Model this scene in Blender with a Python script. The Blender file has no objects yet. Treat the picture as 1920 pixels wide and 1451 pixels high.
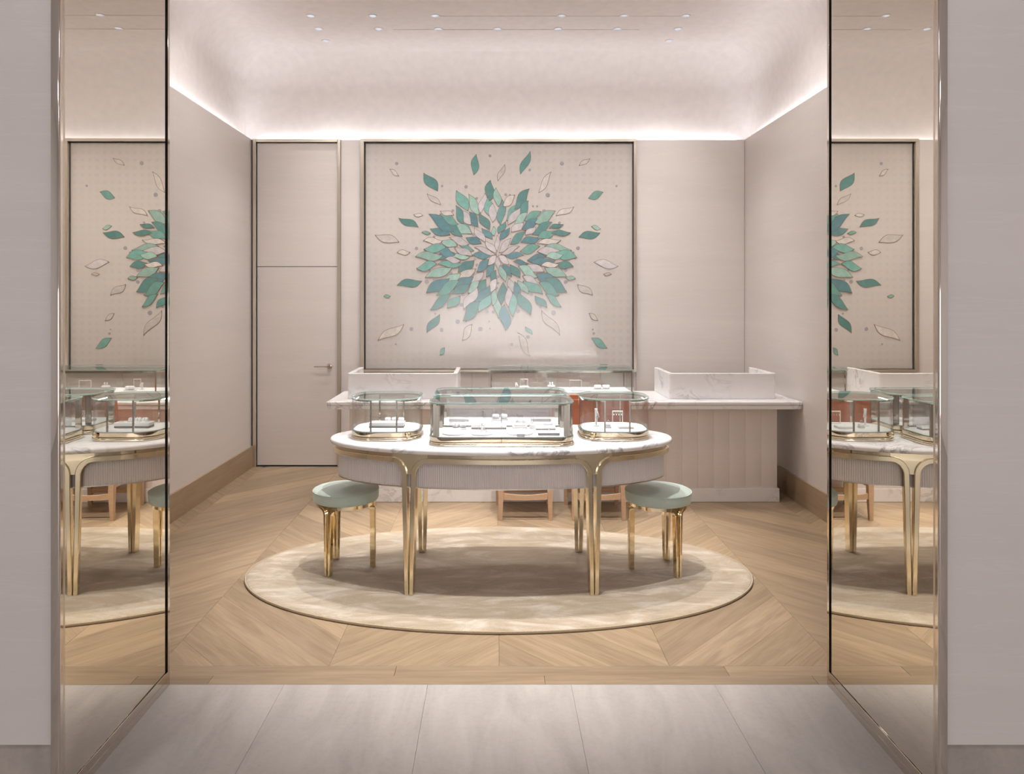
import bpy, bmesh, math, random
from mathutils import Vector, Matrix
PI = math.pi
random.seed(7)
scene = bpy.context.scene
COL = scene.collection

# ------------------------------------------------------------------ camera
FPX, VX, VY, EYE = 1350.0, 928.0, 563.0, 1.6
cam_d = bpy.data.cameras.new('camera')
cam = bpy.data.objects.new('camera', cam_d); COL.objects.link(cam)
cam.location = (0, 0, EYE); cam.rotation_euler = (PI/2, 0, 0)
cam_d.sensor_width = 36; cam_d.lens = FPX/1920*36
cam_d.shift_x = (960-VX)/1920; cam_d.shift_y = -(725.5-VY)/1920
cam_d.clip_start = .05; cam_d.clip_end = 60
scene.camera = cam
# ------------------------------------------------------------------ world, exposure
w = bpy.data.worlds.new('world'); scene.world = w; w.use_nodes = True
w.node_tree.nodes['Background'].inputs[0].default_value = (.9, .88, .9, 1)
w.node_tree.nodes['Background'].inputs[1].default_value = .25
vs = scene.view_settings
vs.view_transform = 'Standard'; vs.look = 'None'; vs.gamma = 1; vs.exposure = -0.05
vs.use_curve_mapping = False
try:
    scene.cycles.transparent_max_bounces = 28
    scene.cycles.max_bounces = 7
    scene.cycles.glossy_bounces = 5
    scene.cycles.use_light_tree = False
    scene.cycles.use_adaptive_sampling = True
    scene.cycles.adaptive_threshold = .05
    scene.cycles.adaptive_min_samples = 12
    scene.cycles.sample_clamp_indirect = 6
    scene.cycles.caustics_reflective = False
    scene.cycles.caustics_refractive = False
except Exception: pass
# light levels
COVE = 25.0          # cove strips
SPOT = 60.0          # ceiling downlights, watts
CASE_LED = 58.0      # light bars in the show cases
HALL = 14.5           # ceiling panels of the hall outside
WALL_FILL = 42.0          # out-of-view wall washers added to brighten the walls, watts
SHOP = 5.0           # lit shop window across the hall

# ------------------------------------------------------------------ helpers
def link(o, parent=None):
    COL.objects.link(o)
    if parent is not None: o.parent = parent
    return o
def tag(o, label=None, cat=None, group=None, kind=None):
    if label: o['label'] = label
    if cat: o['category'] = cat
    if group: o['group'] = group
    if kind: o['kind'] = kind
    return o
def empty(name, loc=(0,0,0), rz=0.0, label=None, cat=None, group=None):
    o = bpy.data.objects.new(name, None); o.empty_display_size = .1
    o.location = loc; o.rotation_euler = (0, 0, rz); link(o)
    return tag(o, label, cat, group)
def mobj(name, verts, faces, mats, parent=None, smooth=False, loc=(0,0,0), rot=None, midx=None):
    me = bpy.data.meshes.new(name); me.from_pydata([tuple(v) for v in verts], [], faces)
    if not isinstance(mats, (list, tuple)): mats = [mats]
    for m in mats: me.materials.append(m)
    if midx: 
        for p, i in zip(me.polygons, midx): p.material_index = i
    bm = bmesh.new(); bm.from_mesh(me)
    bmesh.ops.recalc_face_normals(bm, faces=bm.faces); bm.to_mesh(me); bm.free()
    if smooth:
        for p in me.polygons: p.use_smooth = True
        me.set_sharp_from_angle(angle=math.radians(smooth if smooth > 1 else 35))
    o = bpy.data.objects.new(name, me); o.location = loc
    if rot: o.rotation_euler = rot
    return link(o, parent)
def bmobj(name, bm, mats, parent=None, smooth=False, loc=(0,0,0), rot=None):
    me = bpy.data.meshes.new(name)
    bmesh.ops.recalc_face_normals(bm, faces=bm.faces)
    bm.to_mesh(me); bm.free()
    if not isinstance(mats, (list, tuple)): mats = [mats]
    for m in mats: me.materials.append(m)
    if smooth:
        for p in me.polygons: p.use_smooth = True
        me.set_sharp_from_angle(angle=math.radians(smooth if smooth > 1 else 35))
    o = bpy.data.objects.new(name, me); o.location = loc
    if rot: o.rotation_euler = rot
    return link(o, parent)
def box_bm(bm, x0, x1, y0, y1, z0, z1, bev=0, seg=2):
    vs_ = [bm.verts.new(p) for p in ((x0,y0,z0),(x1,y0,z0),(x1,y1,z0),(x0,y1,z0),(x0,y0,z1),(x1,y0,z1),(x1,y1,z1),(x0,y1,z1))]
    fs = [bm.faces.new([vs_[i] for i in f]) for f in ((0,3,2,1),(4,5,6,7),(0,1,5,4),(1,2,6,5),(2,3,7,6),(3,0,4,7))]
    if bev:
        es = list({e for f in fs for e in f.edges})
        bmesh.ops.bevel(bm, geom=es, offset=bev, segments=seg, affect='EDGES', profile=.5)
    return bm
def box(name, x0, x1, y0, y1, z0, z1, mat, parent=None, bev=0, seg=2, loc=(0,0,0), rot=None):
    bm = bmesh.new(); box_bm(bm, x0, x1, y0, y1, z0, z1, bev, seg)
    o = bmobj(name, bm, mat, parent, smooth=50 if seg > 2 else False, loc=loc, rot=rot)
    if bev and seg > 2:
        wn = o.modifiers.new('weighted', 'WEIGHTED_NORMAL'); wn.mode = 'FACE_AREA'; wn.weight = 80
    return o
def loft(name, loops, mats, parent=None, cap0=True, cap1=True, smooth=35, loc=(0,0,0), closed=True, band_mat=None, rot=None):
    n = len(loops[0]); V = [p for l in loops for p in l]; F = []; M = []
    for k in range(len(loops)-1):
        for i in range(n if closed else n-1):
            j = (i+1) % n
            F.append((k*n+i, k*n+j, (k+1)*n+j, (k+1)*n+i)); M.append(band_mat[k] if band_mat else 0)
    if cap0: F.append(tuple(range(n))[::-1]); M.append(0)
    if cap1: F.append(tuple(range((len(loops)-1)*n, len(loops)*n))); M.append(0)
    return mobj(name, V, F, mats, parent, smooth, loc, rot, midx=M if band_mat else None)
def rrect(w_, d_, r, n=8):
    pts = []
    for cx, cy, a0 in ((w_/2-r, d_/2-r, 0), (-w_/2+r, d_/2-r, PI/2), (-w_/2+r, -d_/2+r, PI), (w_/2-r, -d_/2+r, 1.5*PI)):
        for i in range(n+1):
            a = a0 + PI/2*i/n; pts.append((cx+r*math.cos(a), cy+r*math.sin(a)))
    return pts
def rr_off(w_, d_, r, o, n=8): return rrect(w_+2*o, d_+2*o, max(r+o, .001), n)
def ell(a, b, n=96): return [(a*math.cos(2*PI*i/n), b*math.sin(2*PI*i/n)) for i in range(n)]
def at_z(pts, z): return [(x, y, z) for x, y in pts]
def tube(name, path, r, mat, parent=None, n=8, closed=False, loc=(0,0,0), rot=None):
    P = [Vector(p) for p in path]; m = len(P); loops = []
    for i, p in enumerate(P):
        a = P[(i-1) % m] if (closed or i > 0) else p; b = P[(i+1) % m] if (closed or i < m-1) else p
        t = (b-a).normalized(); up = Vector((0,0,1)) if abs(t.z) < .9 else Vector((1,0,0))
        s = t.cross(up).normalized(); u = s.cross(t)
        rr = r[i] if isinstance(r, (list, tuple)) else r
        loops.append([tuple(p + s*rr*math.cos(2*PI*k/n) + u*rr*math.sin(2*PI*k/n)) for k in range(n)])
    if closed: loops.append(loops[0])
    return loft(name, loops, mat, parent, cap0=not closed, cap1=not closed, smooth=50, loc=loc, rot=rot)
def circ(r, n=16, cx=0, cy=0): return [(cx+r*math.cos(2*PI*i/n), cy+r*math.sin(2*PI*i/n)) for i in range(n)]
def lathe(name, prof, mat, parent=None, n=24, loc=(0,0,0), rot=None, smooth=40):
    return loft(name, [at_z(circ(max(r,.0004), n), z) for r, z in prof], mat, parent, loc=loc, smooth=smooth, rot=rot)
def ring(name, R, r, mat, parent=None, loc=(0,0,0), rot=None, n=18, m=6):
    V = []; F = []
    for i in range(n):
        a = 2*PI*i/n
        for j in range(m):
            b = 2*PI*j/m
            V.append(((R+r*math.cos(b))*math.cos(a), (R+r*math.cos(b))*math.sin(a), r*math.sin(b)))
            F.append((i*m+j, ((i+1)%n)*m+j, ((i+1)%n)*m+(j+1)%m, i*m+(j+1)%m))
    return mobj(name, V, F, mat, parent, 60, loc, rot)

# ------------------------------------------------------------------ materials
def new_mat(name):
    m = bpy.data.materials.new(name); m.use_nodes = True
    nt = m.node_tree; nt.nodes.clear()
    out = nt.nodes.new('ShaderNodeOutputMaterial')
    return m, nt, out
def nd(nt, t, **kw):
    n = nt.nodes.new(t)
    for k, v in kw.items():
        if k.startswith('i_'):
            key = k[2:]
            n.inputs[int(key) if key.isdigit() else key.replace('_', ' ')].default_value = v
        else: setattr(n, k, v)
    return n
def ramp(nt, fac, stops):
    r = nt.nodes.new('ShaderNodeValToRGB'); el = r.color_ramp.elements
    while len(el) < len(stops): el.new(.5)
    for e, (p, c) in zip(el, stops): e.position = p; e.color = (c[0], c[1], c[2], 1)
    nt.links.new(fac, r.inputs[0]); return r.outputs[0]
def principled(nt, out, rough=.5, metal=0.0, color=None, spec=.5):
    b = nt.nodes.new('ShaderNodeBsdfPrincipled')
    b.inputs['Roughness'].default_value = rough; b.inputs['Metallic'].default_value = metal
    b.inputs['Specular IOR Level'].default_value = spec
    if color is not None: b.inputs['Base Color'].default_value = (*color, 1)
    nt.links.new(b.outputs[0], out.inputs[0]); return b
def mapped(nt, scale, coord='Object', rot=(0,0,0), offset=None):
    tc = nt.nodes.new('ShaderNodeTexCoord'); mp = nt.nodes.new('ShaderNodeMapping')
    mp.inputs['Scale'].default_value = scale; mp.inputs['Rotation'].default_value = rot
    nt.links.new(tc.outputs[coord], mp.inputs['Vector'])
    return mp.outputs[0]
def bump(nt, b, height, strength=.1, dist=.002):
    n = nd(nt, 'ShaderNodeBump'); n.inputs['Strength'].default_value = strength; n.inputs['Distance'].default_value = dist
    nt.links.new(height, n.inputs['Height']); nt.links.new(n.outputs[0], b.inputs['Normal'])
def noise(nt, vec, scale, detail=4, rough=.5, dist=0.0):
    n = nd(nt, 'ShaderNodeTexNoise'); n.inputs['Scale'].default_value = scale; n.inputs['Detail'].default_value = detail
    n.inputs['Roughness'].default_value = rough; n.inputs['Distortion'].default_value = dist
    nt.links.new(vec, n.inputs['Vector']); return n.outputs['Fac']
def mixc(nt, fac, a, b, mode='MIX'):
    n = nd(nt, 'ShaderNodeMix', data_type='RGBA', blend_type=mode)
    for s, v in ((0, fac), (6, a), (7, b)):
        if isinstance(v, (int, float)): n.inputs[s].default_value = v
        elif isinstance(v, tuple): n.inputs[s].default_value = (*v, 1)
        else: nt.links.new(v, n.inputs[s])
    return n.outputs[2]

def wallpaper(name, base, rough=.36):
    m, nt, out = new_mat(name); b = principled(nt, out, rough)
    broad = noise(nt, mapped(nt, (.25, .25, 2.6)), 1.1, 5, .55, 1.2)
    thin = noise(nt, mapped(nt, (.35, .35, 8)), 1.0, 7, .6, 1.6)
    c0 = tuple(x*.965 for x in base); c1 = tuple(min(1, x*1.03) for x in base)
    col = ramp(nt, broad, [(.3, c0), (.7, c1)])
    streak = ramp(nt, thin, [(.485, (0,0,0)), (.5, (1,1,1)), (.515, (0,0,0))])
    col = mixc(nt, .11, col, mixc(nt, streak, col, tuple(min(1, x*1.35) for x in base)))
    nt.links.new(col, b.inputs['Base Color'])
    weave = noise(nt, mapped(nt, (300, 300, 120)), 1, 2)
    bump(nt, b, weave, .05, .0006)
    return m
def plain(name, color, rough=.5, metal=0.0, spec=.5):
    m, nt, out = new_mat(name); b = principled(nt, out, rough, metal, None, spec)
    n = noise(nt, mapped(nt, (1,1,1)), 14, 3)
    nt.links.new(ramp(nt, n, [(.3, tuple(x*.97 for x in color)), (.7, tuple(min(1, x*1.03) for x in color))]), b.inputs['Base Color'])
    return m
def metal(name, color, rough=.1, aniso=.03):
    m, nt, out = new_mat(name); b = principled(nt, out, rough, 1.0, color)
    n = noise(nt, mapped(nt, (2, 2, 40)), 6, 3)
    r = nd(nt, 'ShaderNodeMapRange'); r.inputs[3].default_value = max(.01, rough-aniso); r.inputs[4].default_value = rough+aniso
    nt.links.new(n, r.inputs[0]); nt.links.new(r.outputs[0], b.inputs['Roughness'])
    return m
def wood(name, c0, c1, rough=.38, var=.16, grain=1.0):
    m, nt, out = new_mat(name); b = principled(nt, out, rough)
    tc = nd(nt, 'ShaderNodeTexCoord'); oi = nd(nt, 'ShaderNodeObjectInfo')
    mul = nd(nt, 'ShaderNodeVectorMath', operation='SCALE'); mul.inputs['Scale'].default_value = 37
    comb = nd(nt, 'ShaderNodeCombineXYZ'); nt.links.new(oi.outputs['Random'], comb.inputs[0]); nt.links.new(oi.outputs['Random'], comb.inputs[1])
    nt.links.new(comb.outputs[0], mul.inputs[0])
    add = nd(nt, 'ShaderNodeVectorMath', operation='ADD'); nt.links.new(tc.outputs['Object'], add.inputs[0]); nt.links.new(mul.outputs[0], add.inputs[1])
    mp = nd(nt, 'ShaderNodeMapping'); mp.inputs['Scale'].default_value = (1.3*grain, 15*grain, 15*grain); nt.links.new(add.outputs[0], mp.inputs[0])
    g = noise(nt, mp.outputs[0], 1.6, 7, .6, .9)
    mp2 = nd(nt, 'ShaderNodeMapping'); mp2.inputs['Scale'].default_value = (6*grain, 120*grain, 120*grain); nt.links.new(add.outputs[0], mp2.inputs[0])
    fine = noise(nt, mp2.outputs[0], 1.0, 3, .5)
    col = ramp(nt, g, [(.28, c0), (.72, c1)])
    col = mixc(nt, .18, col, ramp(nt, fine, [(.3, tuple(x*.75 for x in c0)), (.6, c1)]))
    mr = nd(nt, 'ShaderNodeMapRange'); mr.inputs[3].default_value = 1-var; mr.inputs[4].default_value = 1+var*.6
    nt.links.new(oi.outputs['Random'], mr.inputs[0])
    hs = nd(nt, 'ShaderNodeHueSaturation'); nt.links.new(col, hs.inputs['Color']); nt.links.new(mr.outputs[0], hs.inputs['Value'])
    nt.links.new(hs.outputs[0], b.inputs['Base Color']); bump(nt, b, fine, .06, .0006)
    return m
def marble(name, base, vein, amount=1.0, scale=1.0, rough=.14):
    m, nt, out = new_mat(name); b = principled(nt, out, rough)
    v = mapped(nt, (scale, scale, scale), rot=(.35, .5, .6))
    n1 = noise(nt, v, 2.4, 8, .62, 1.6)
    veins = ramp(nt, n1, [(.44, (0,0,0)), (.5, (1,1,1)), (.54, (0,0,0))])
    n2 = noise(nt, v, 1.1, 3, .5, .4)
    mask = ramp(nt, n2, [(.45, (0,0,0)), (.62, (1,1,1))])
    f = mixc(nt, 1.0, veins, mask, 'MULTIPLY')
    cloud = noise(nt, v, 3.2, 6, .6, .6)
    col = ramp(nt, cloud, [(.3, tuple(x*.96 for x in base)), (.6, base)])
    fm = nd(nt, 'ShaderNodeMath', operation='MULTIPLY'); fm.inputs[1].default_value = amount
    rgb = nd(nt, 'ShaderNodeRGBToBW'); nt.links.new(f, rgb.inputs[0]); nt.links.new(rgb.outputs[0], fm.inputs[0])
    nt.links.new(mixc(nt, fm.outputs[0], col, vein), b.inputs['Base Color'])
    return m
def stone(name, base, rough=.42):
    m, nt, out = new_mat(name); b = principled(nt, out, rough)
    oi = nd(nt, 'ShaderNodeObjectInfo'); tc = nd(nt, 'ShaderNodeTexCoord')
    add = nd(nt, 'ShaderNodeVectorMath', operation='ADD'); mul = nd(nt, 'ShaderNodeVectorMath', operation='SCALE'); mul.inputs['Scale'].default_value = 23
    comb = nd(nt, 'ShaderNodeCombineXYZ'); nt.links.new(oi.outputs['Random'], comb.inputs[0]); nt.links.new(oi.outputs['Random'], comb.inputs[1])
    nt.links.new(comb.outputs[0], mul.inputs[0]); nt.links.new(tc.outputs['Object'], add.inputs[0]); nt.links.new(mul.outputs[0], add.inputs[1])
    mp = nd(nt, 'ShaderNodeMapping'); mp.inputs['Scale'].default_value = (5, 1.3, 3); mp.inputs['Rotation'].default_value = (0, 0, -.35); nt.links.new(add.outputs[0], mp.inputs[0])
    a = noise(nt, mp.outputs[0], 1.2, 8, .62, 1.0)
    mp2 = nd(nt, 'ShaderNodeMapping'); mp2.inputs['Scale'].default_value = (26, 26, 26); nt.links.new(add.outputs[0], mp2.inputs[0])
    s = noise(nt, mp2.outputs[0], 1.6, 6, .7)
    col = ramp(nt, a, [(.3, tuple(x*.78 for x in base)), (.5, base), (.7, tuple(min(1, x*1.18) for x in base))])
    col = mixc(nt, .25, col, ramp(nt, s, [(.3, tuple(x*.75 for x in base)), (.55, tuple(min(1, x*1.1) for x in base))]))
    nt.links.new(col, b.inputs['Base Color']); bump(nt, b, s, .08, .001)
    return m
def fabric(name, c0, c1, scale=260, rough=.85, sheen=.3):
    m, nt, out = new_mat(name); b = principled(nt, out, rough, spec=.2)
    n = noise(nt, mapped(nt, (1,1,1)), scale, 2, .6)
    nt.links.new(ramp(nt, n, [(.35, c0), (.65, c1)]), b.inputs['Base Color'])
    b.inputs['Sheen Weight'].default_value = sheen
    bump(nt, b, n, .25, .001); return m
def emission(name, color, strength):
    m, nt, out = new_mat(name); e = nd(nt, 'ShaderNodeEmission')
    e.inputs[0].default_value = (*color, 1); e.inputs[1].default_value = strength
    nt.links.new(e.outputs[0], out.inputs[0]); return m
def glass(name, tint=(.985, .995, .99), f0=.055, rough=0.0):
    m, nt, out = new_mat(name)
    g = nd(nt, 'ShaderNodeNewGeometry'); d = nd(nt, 'ShaderNodeVectorMath', operation='DOT_PRODUCT')
    nt.links.new(g.outputs['Incoming'], d.inputs[0]); nt.links.new(g.outputs['Normal'], d.inputs[1])
    ab = nd(nt, 'ShaderNodeMath', operation='ABSOLUTE'); nt.links.new(d.outputs['Value'], ab.inputs[0])
    om = nd(nt, 'ShaderNodeMath', operation='SUBTRACT', use_clamp=True); om.inputs[0].default_value = 1; nt.links.new(ab.outputs[0], om.inputs[1])
    pw = nd(nt, 'ShaderNodeMath', operation='POWER'); pw.inputs[1].default_value = 5; nt.links.new(om.outputs[0], pw.inputs[0])
    ml = nd(nt, 'ShaderNodeMath', operation='MULTIPLY_ADD'); ml.inputs[1].default_value = 1-f0; ml.inputs[2].default_value = f0; nt.links.new(pw.outputs[0], ml.inputs[0])
    t = nd(nt, 'ShaderNodeBsdfTransparent'); t.inputs[0].default_value = (*tint, 1)
    gl = nd(nt, 'ShaderNodeBsdfGlossy'); gl.inputs['Roughness'].default_value = rough
    mx = nd(nt, 'ShaderNodeMixShader'); nt.links.new(ml.outputs[0], mx.inputs[0]); nt.links.new(t.outputs[0], mx.inputs[1]); nt.links.new(gl.outputs[0], mx.inputs[2])
    nt.links.new(mx.outputs[0], out.inputs[0]); return m
def glass_edge(name):
    m, nt, out = new_mat(name)
    t = nd(nt, 'ShaderNodeBsdfTransparent'); t.inputs[0].default_value = (.80, .95, .92, 1)
    b = nd(nt, 'ShaderNodeBsdfPrincipled'); b.inputs['Base Color'].default_value = (.55, .80, .76, 1); b.inputs['Roughness'].default_value = .05
    mx = nd(nt, 'ShaderNodeMixShader'); mx.inputs[0].default_value = .42
    nt.links.new(t.outputs[0], mx.inputs[1]); nt.links.new(b.outputs[0], mx.inputs[2]); nt.links.new(mx.outputs[0], out.inputs[0]); return m

WALL = (.715, .66, .62)
M = {}
M['wall'] = wallpaper('wallpaper', WALL)
M['plaster'] = plain('plaster', (.87, .82, .795), .55, spec=.3)
M['door'] = wallpaper('door_paper', (.70, .64, .60))
M['champagne'] = metal('champagne_metal', (.72, .66, .57), .30)
M['nickel'] = metal('nickel_metal', (.72, .665, .60), .05, .02)
M['brass'] = metal('brass', (.87, .765, .56), .15)
M['brass_shine'] = metal('polished_brass', (.88, .745, .50), .05, .02)
M['bronze_mirror'] = metal('bronze_mirror', (.60, .51, .385), .03, .015)
M['post'] = metal('dark_bronze', (.50, .455, .40), .07)
M['cream_metal'] = metal('pale_gold', (.90, .82, .66), .16)
M['mirror'] = metal('mirror', (.86, .83, .765), .006, .004)
M['black'] = plain('black_gap', (.012, .01, .009), .6)
M['dark'] = plain('dark_reveal', (.055, .042, .034), .5)
M['floorwood'] = wood('oak_floor', (.262, .184, .109), (.43, .318, .204), .38, .17)
M['basewood'] = wood('oak_baseboard', (.34, .237, .146), (.43, .312, .203), .4, .04, .6)
M['chairwood'] = wood('chair_wood', (.49, .305, .178), (.58, .385, .245), .4, .05, 2.0)
M['stone'] = stone('limestone', (.475, .437, .40))
M['stonebase'] = stone('limestone_base', (.42, .375, .33))
M['marble'] = marble('white_marble', (.93, .915, .91), (.33, .315, .33), .9, 1.25)
M['marble_desk'] = marble('counter_marble', (.91, .89, .88), (.33, .315, .335), .9, 1.7)
M['marble_plinth'] = marble('plinth_marble', (.84, .81, .79), (.36, .345, .36), .5, 1.7)
M['apron'] = fabric('ribbed_cloth', (.66, .605, .58), (.75, .69, .665), 500, .8)
M['sage'] = fabric('sage_cloth', (.45, .535, .47), (.55, .635, .565), 420, .9, .5)
M['leather'] = plain('terracotta_leather', (.45, .15, .075), .5)
M['panel'] = wallpaper('counter_panel', (.78, .715, .67))
M['glass'] = glass('clear_glass')
M['glass_pic'] = glass('picture_glass', (.995, .995, .995), .042, .15)
M['glass_rear'] = glass('half_mirror_glass', (.88, .86, .88), .20)
M['glass_edge'] = glass_edge('glass_edge')
M['white'] = plain('white_leatherette', (.88, .87, .875), .5)
M['padgrey'] = plain('pale_grey_pad', (.70, .67, .67), .5)
M['slate'] = plain('dark_tray_edge', (.16, .14, .14), .4)
M['silver'] = metal('silver', (.86, .85, .84), .12)
M['gem'] = metal('crystal', (.93, .94, .96), .04)
M['cove_led'] = emission('cove_led', (.97, .95, 1), COVE)
M['lens'] = emission('downlight_lens', (.86, .90, 1.0), .95)
M['case_led'] = emission('case_led', (1, .97, .97), CASE_LED)
M['hall_led'] = emission('hall_panel', (.97, .94, 1), HALL)
M['shop_led'] = emission('shop_window', (1, .97, .97), SHOP)
M['hallwall'] = plain('hall_plaster', (.72, .69, .68), .7)

def linen():
    m, nt, out = new_mat('linen_canvas'); b = principled(nt, out, .8, spec=.2)
    w1 = nd(nt, 'ShaderNodeTexWave', wave_type='BANDS', bands_direction='X'); w1.inputs['Scale'].default_value = 4.4
    w2 = nd(nt, 'ShaderNodeTexWave', wave_type='BANDS', bands_direction='Z'); w2.inputs['Scale'].default_value = 4.4
    v = mapped(nt, (1, 1, 1)); nt.links.new(v, w1.inputs[0]); nt.links.new(v, w2.inputs[0])
    mul = nd(nt, 'ShaderNodeMath', operation='MULTIPLY'); nt.links.new(w1.outputs['Fac'], mul.inputs[0]); nt.links.new(w2.outputs['Fac'], mul.inputs[1])
    big = noise(nt, mapped(nt, (1, 1, 1)), 1.3, 2)
    mm = nd(nt, 'ShaderNodeMath', operation='MULTIPLY'); nt.links.new(mul.outputs[0], mm.inputs[0]); nt.links.new(big, mm.inputs[1])
    base = (.795, .73, .675)
    col = ramp(nt, mm.outputs[0], [(.05, base), (.8, (.715, .655, .62))])
    f = noise(nt, mapped(nt, (260, 260, 60)), 1, 2)
    col = mixc(nt, .12, col, ramp(nt, f, [(.35, (.66, .60, .545)), (.65, (.84, .78, .72))]))
    nt.links.new(col, b.inputs['Base Color']); bump(nt, b, f, .1, .001); return m
M['linen'] = linen()
def rug_mat():
    m, nt, out = new_mat('silk_rug'); b = principled(nt, out, .75, spec=.25)
    b.inputs['Sheen Weight'].default_value = .35
    a = noise(nt, mapped(nt, (1.1, 3.0, 1)), 2.6, 7, .68, .9)
    f = noise(nt, mapped(nt, (1, 1, 1)), 160, 2)
    col = ramp(nt, a, [(.36, (.335, .262, .172)), (.5, (.43, .348, .245)), (.64, (.62, .55, .46))])
    col = mixc(nt, .2, col, ramp(nt, f, [(.3, (.30, .24, .165)), (.7, (.57, .49, .39))]))
    nt.links.new(col, b.inputs['Base Color']); bump(nt, b, f, .5, .004); return m
M['rug'] = rug_mat()
def leaf_mat(name, c, rough=.3):
    m, nt, out = new_mat(name); b = principled(nt, out, rough)
    oi = nd(nt, 'ShaderNodeObjectInfo'); n = noise(nt, mapped(nt, (1,1,1)), 22, 4)
    col = ramp(nt, n, [(.3, tuple(x*.88 for x in c)), (.7, tuple(min(1, x*1.1) for x in c))])
    mr = nd(nt, 'ShaderNodeMapRange'); mr.inputs[3].default_value = .86; mr.inputs[4].default_value = 1.12; nt.links.new(oi.outputs['Random'], mr.inputs[0])
    hs = nd(nt, 'ShaderNodeHueSaturation'); nt.links.new(col, hs.inputs['Color']); nt.links.new(mr.outputs[0], hs.inputs['Value'])
    nt.links.new(hs.outputs[0], b.inputs['Base Color']); return m
LEAF = {'D': leaf_mat('deep_teal_leaf', (.14, .34, .315)), 'B': leaf_mat('blue_teal_leaf', (.145, .325, .36)),
        'G': leaf_mat('green_leaf', (.225, .50, .43)), 'L': leaf_mat('mint_leaf', (.42, .66, .565)),
        'W': leaf_mat('pearl_leaf', (.76, .71, .715)), 'O': leaf_mat('cream_leaf', (.80, .735, .67), .6)}
M['thread'] = plain('brown_thread', (.23, .135, .085), .6)
M['sequin'] = plain('grey_sequin', (.46, .43, .47), .3)

# ------------------------------------------------------------------ room measures
YB, YE, YF = 6.93, 3.0, 2.245         # back wall, inner face of entrance, outer face of entrance
XL, XR = -2.342, 2.404                # side walls
LEDGE, CEIL = 3.146, 3.985
SB = YB/FPX                           # metres per pixel on the back wall
def bx(px): return (px-VX)*SB
def bz(py): return EYE-(py-VY)*SB
def struct(o): o['kind'] = 'structure'; return o

# ------------------------------------------------------------------ floor: oak chevron
fl = struct(box('floor', XL-.1, XR+.1, YE, YB+.1, -.06, -.012, M['dark']))
def clip(poly, nx, ny, c):            # keep nx*x+ny*y <= c
    out = []
    for i in range(len(poly)):
        a, b = poly[i], poly[(i+1) % len(poly)]
        da, db = nx*a[0]+ny*a[1]-c, nx*b[0]+ny*b[1]-c
        if da <= 0: out.append(a)
        if da*db < 0:
            t = da/(da-db); out.append((a[0]+(b[0]-a[0])*t, a[1]+(b[1]-a[1])*t))
    return out
def plank(poly, ang, mat, parent, name='plank', gap=.00035, z0=-.012, z1=0.0):
    cx = sum(p[0] for p in poly)/len(poly); cy = sum(p[1] for p in poly)/len(poly)
    ca, sa = math.cos(-ang), math.sin(-ang)
    loc = []
    for x, y in poly:
        dx, dy = x-cx, y-cy; L = math.hypot(dx, dy); k = max(0, 1-gap*1.6/L)
        dx *= k; dy *= k; loc.append((dx*ca-dy*sa, dx*sa+dy*ca))
    ins = [(x*(1-.0012/max(math.hypot(x, y), .02)), y*(1-.0012/max(math.hypot(x, y), .02))) for x, y in loc]
    return loft(name, [at_z(loc, z0), at_z(loc, z1-.0008), at_z(ins, z1)], mat, parent, cap0=False, loc=(cx, cy, 0), smooth=False, rot=(0, 0, ang))
CW, PITCH, YC0 = .745, .25, 3.15
k0 = -.726
for ci in range(-3, 5):
    xa = k0 + CW*ci; xb = xa+CW; up = (ci % 2 == 0)
    for j in range(-4, 18):
        y0 = YC0 + j*PITCH
        if up: poly = [(xa, y0), (xb, y0+CW), (xb, y0+CW+PITCH), (xa, y0+PITCH)]
        else: poly = [(xa, y0+CW), (xb, y0), (xb, y0+PITCH), (xa, y0+CW+PITCH)]
        for c in ((0, -1, -YC0), (0, 1, YB), (-1, 0, -XL), (1, 0, XR)): poly = clip(poly, *c) if len(poly) > 2 else []
        if len(poly) < 3: continue
        area = abs(sum(poly[i][0]*poly[(i+1) % len(poly)][1]-poly[(i+1) % len(poly)][0]*poly[i][1] for i in range(len(poly))))/2
        if area < .002: continue
        plank(poly, PI/4 if up else -PI/4, M['floorwood'], fl)
for y0, y1, cuts in ((YE, 3.068, (XL, -1.2, .21, 1.35, XR)), (3.068, YC0, (XL, -.43, 1.0, XR))):
    for a, b in zip(cuts[:-1], cuts[1:]):
        plank([(a, y0), (b, y0), (b, y1), (a, y1)], 0, M['floorwood'], fl, 'border_plank')
# ------------------------------------------------------------------ entrance floor: stone tiles
fs = struct(box('floor_entrance', -4.6, 4.6, -6.2, YE, -.06, -.012, M['stonebase']))
tx0 = -.877-.597*6
for i in range(15):
    xa = tx0+.597*i; ya = YE
    if xa+.597 < -4.6 or xa > 4.4: continue
    for j in range(8):
        yb = ya-1.19
        plank([(xa, yb), (xa+.597, yb), (xa+.597, ya), (xa, ya)], 0, M['stone'], fs, 'stone_tile', gap=.0004)
        ya = yb

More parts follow.
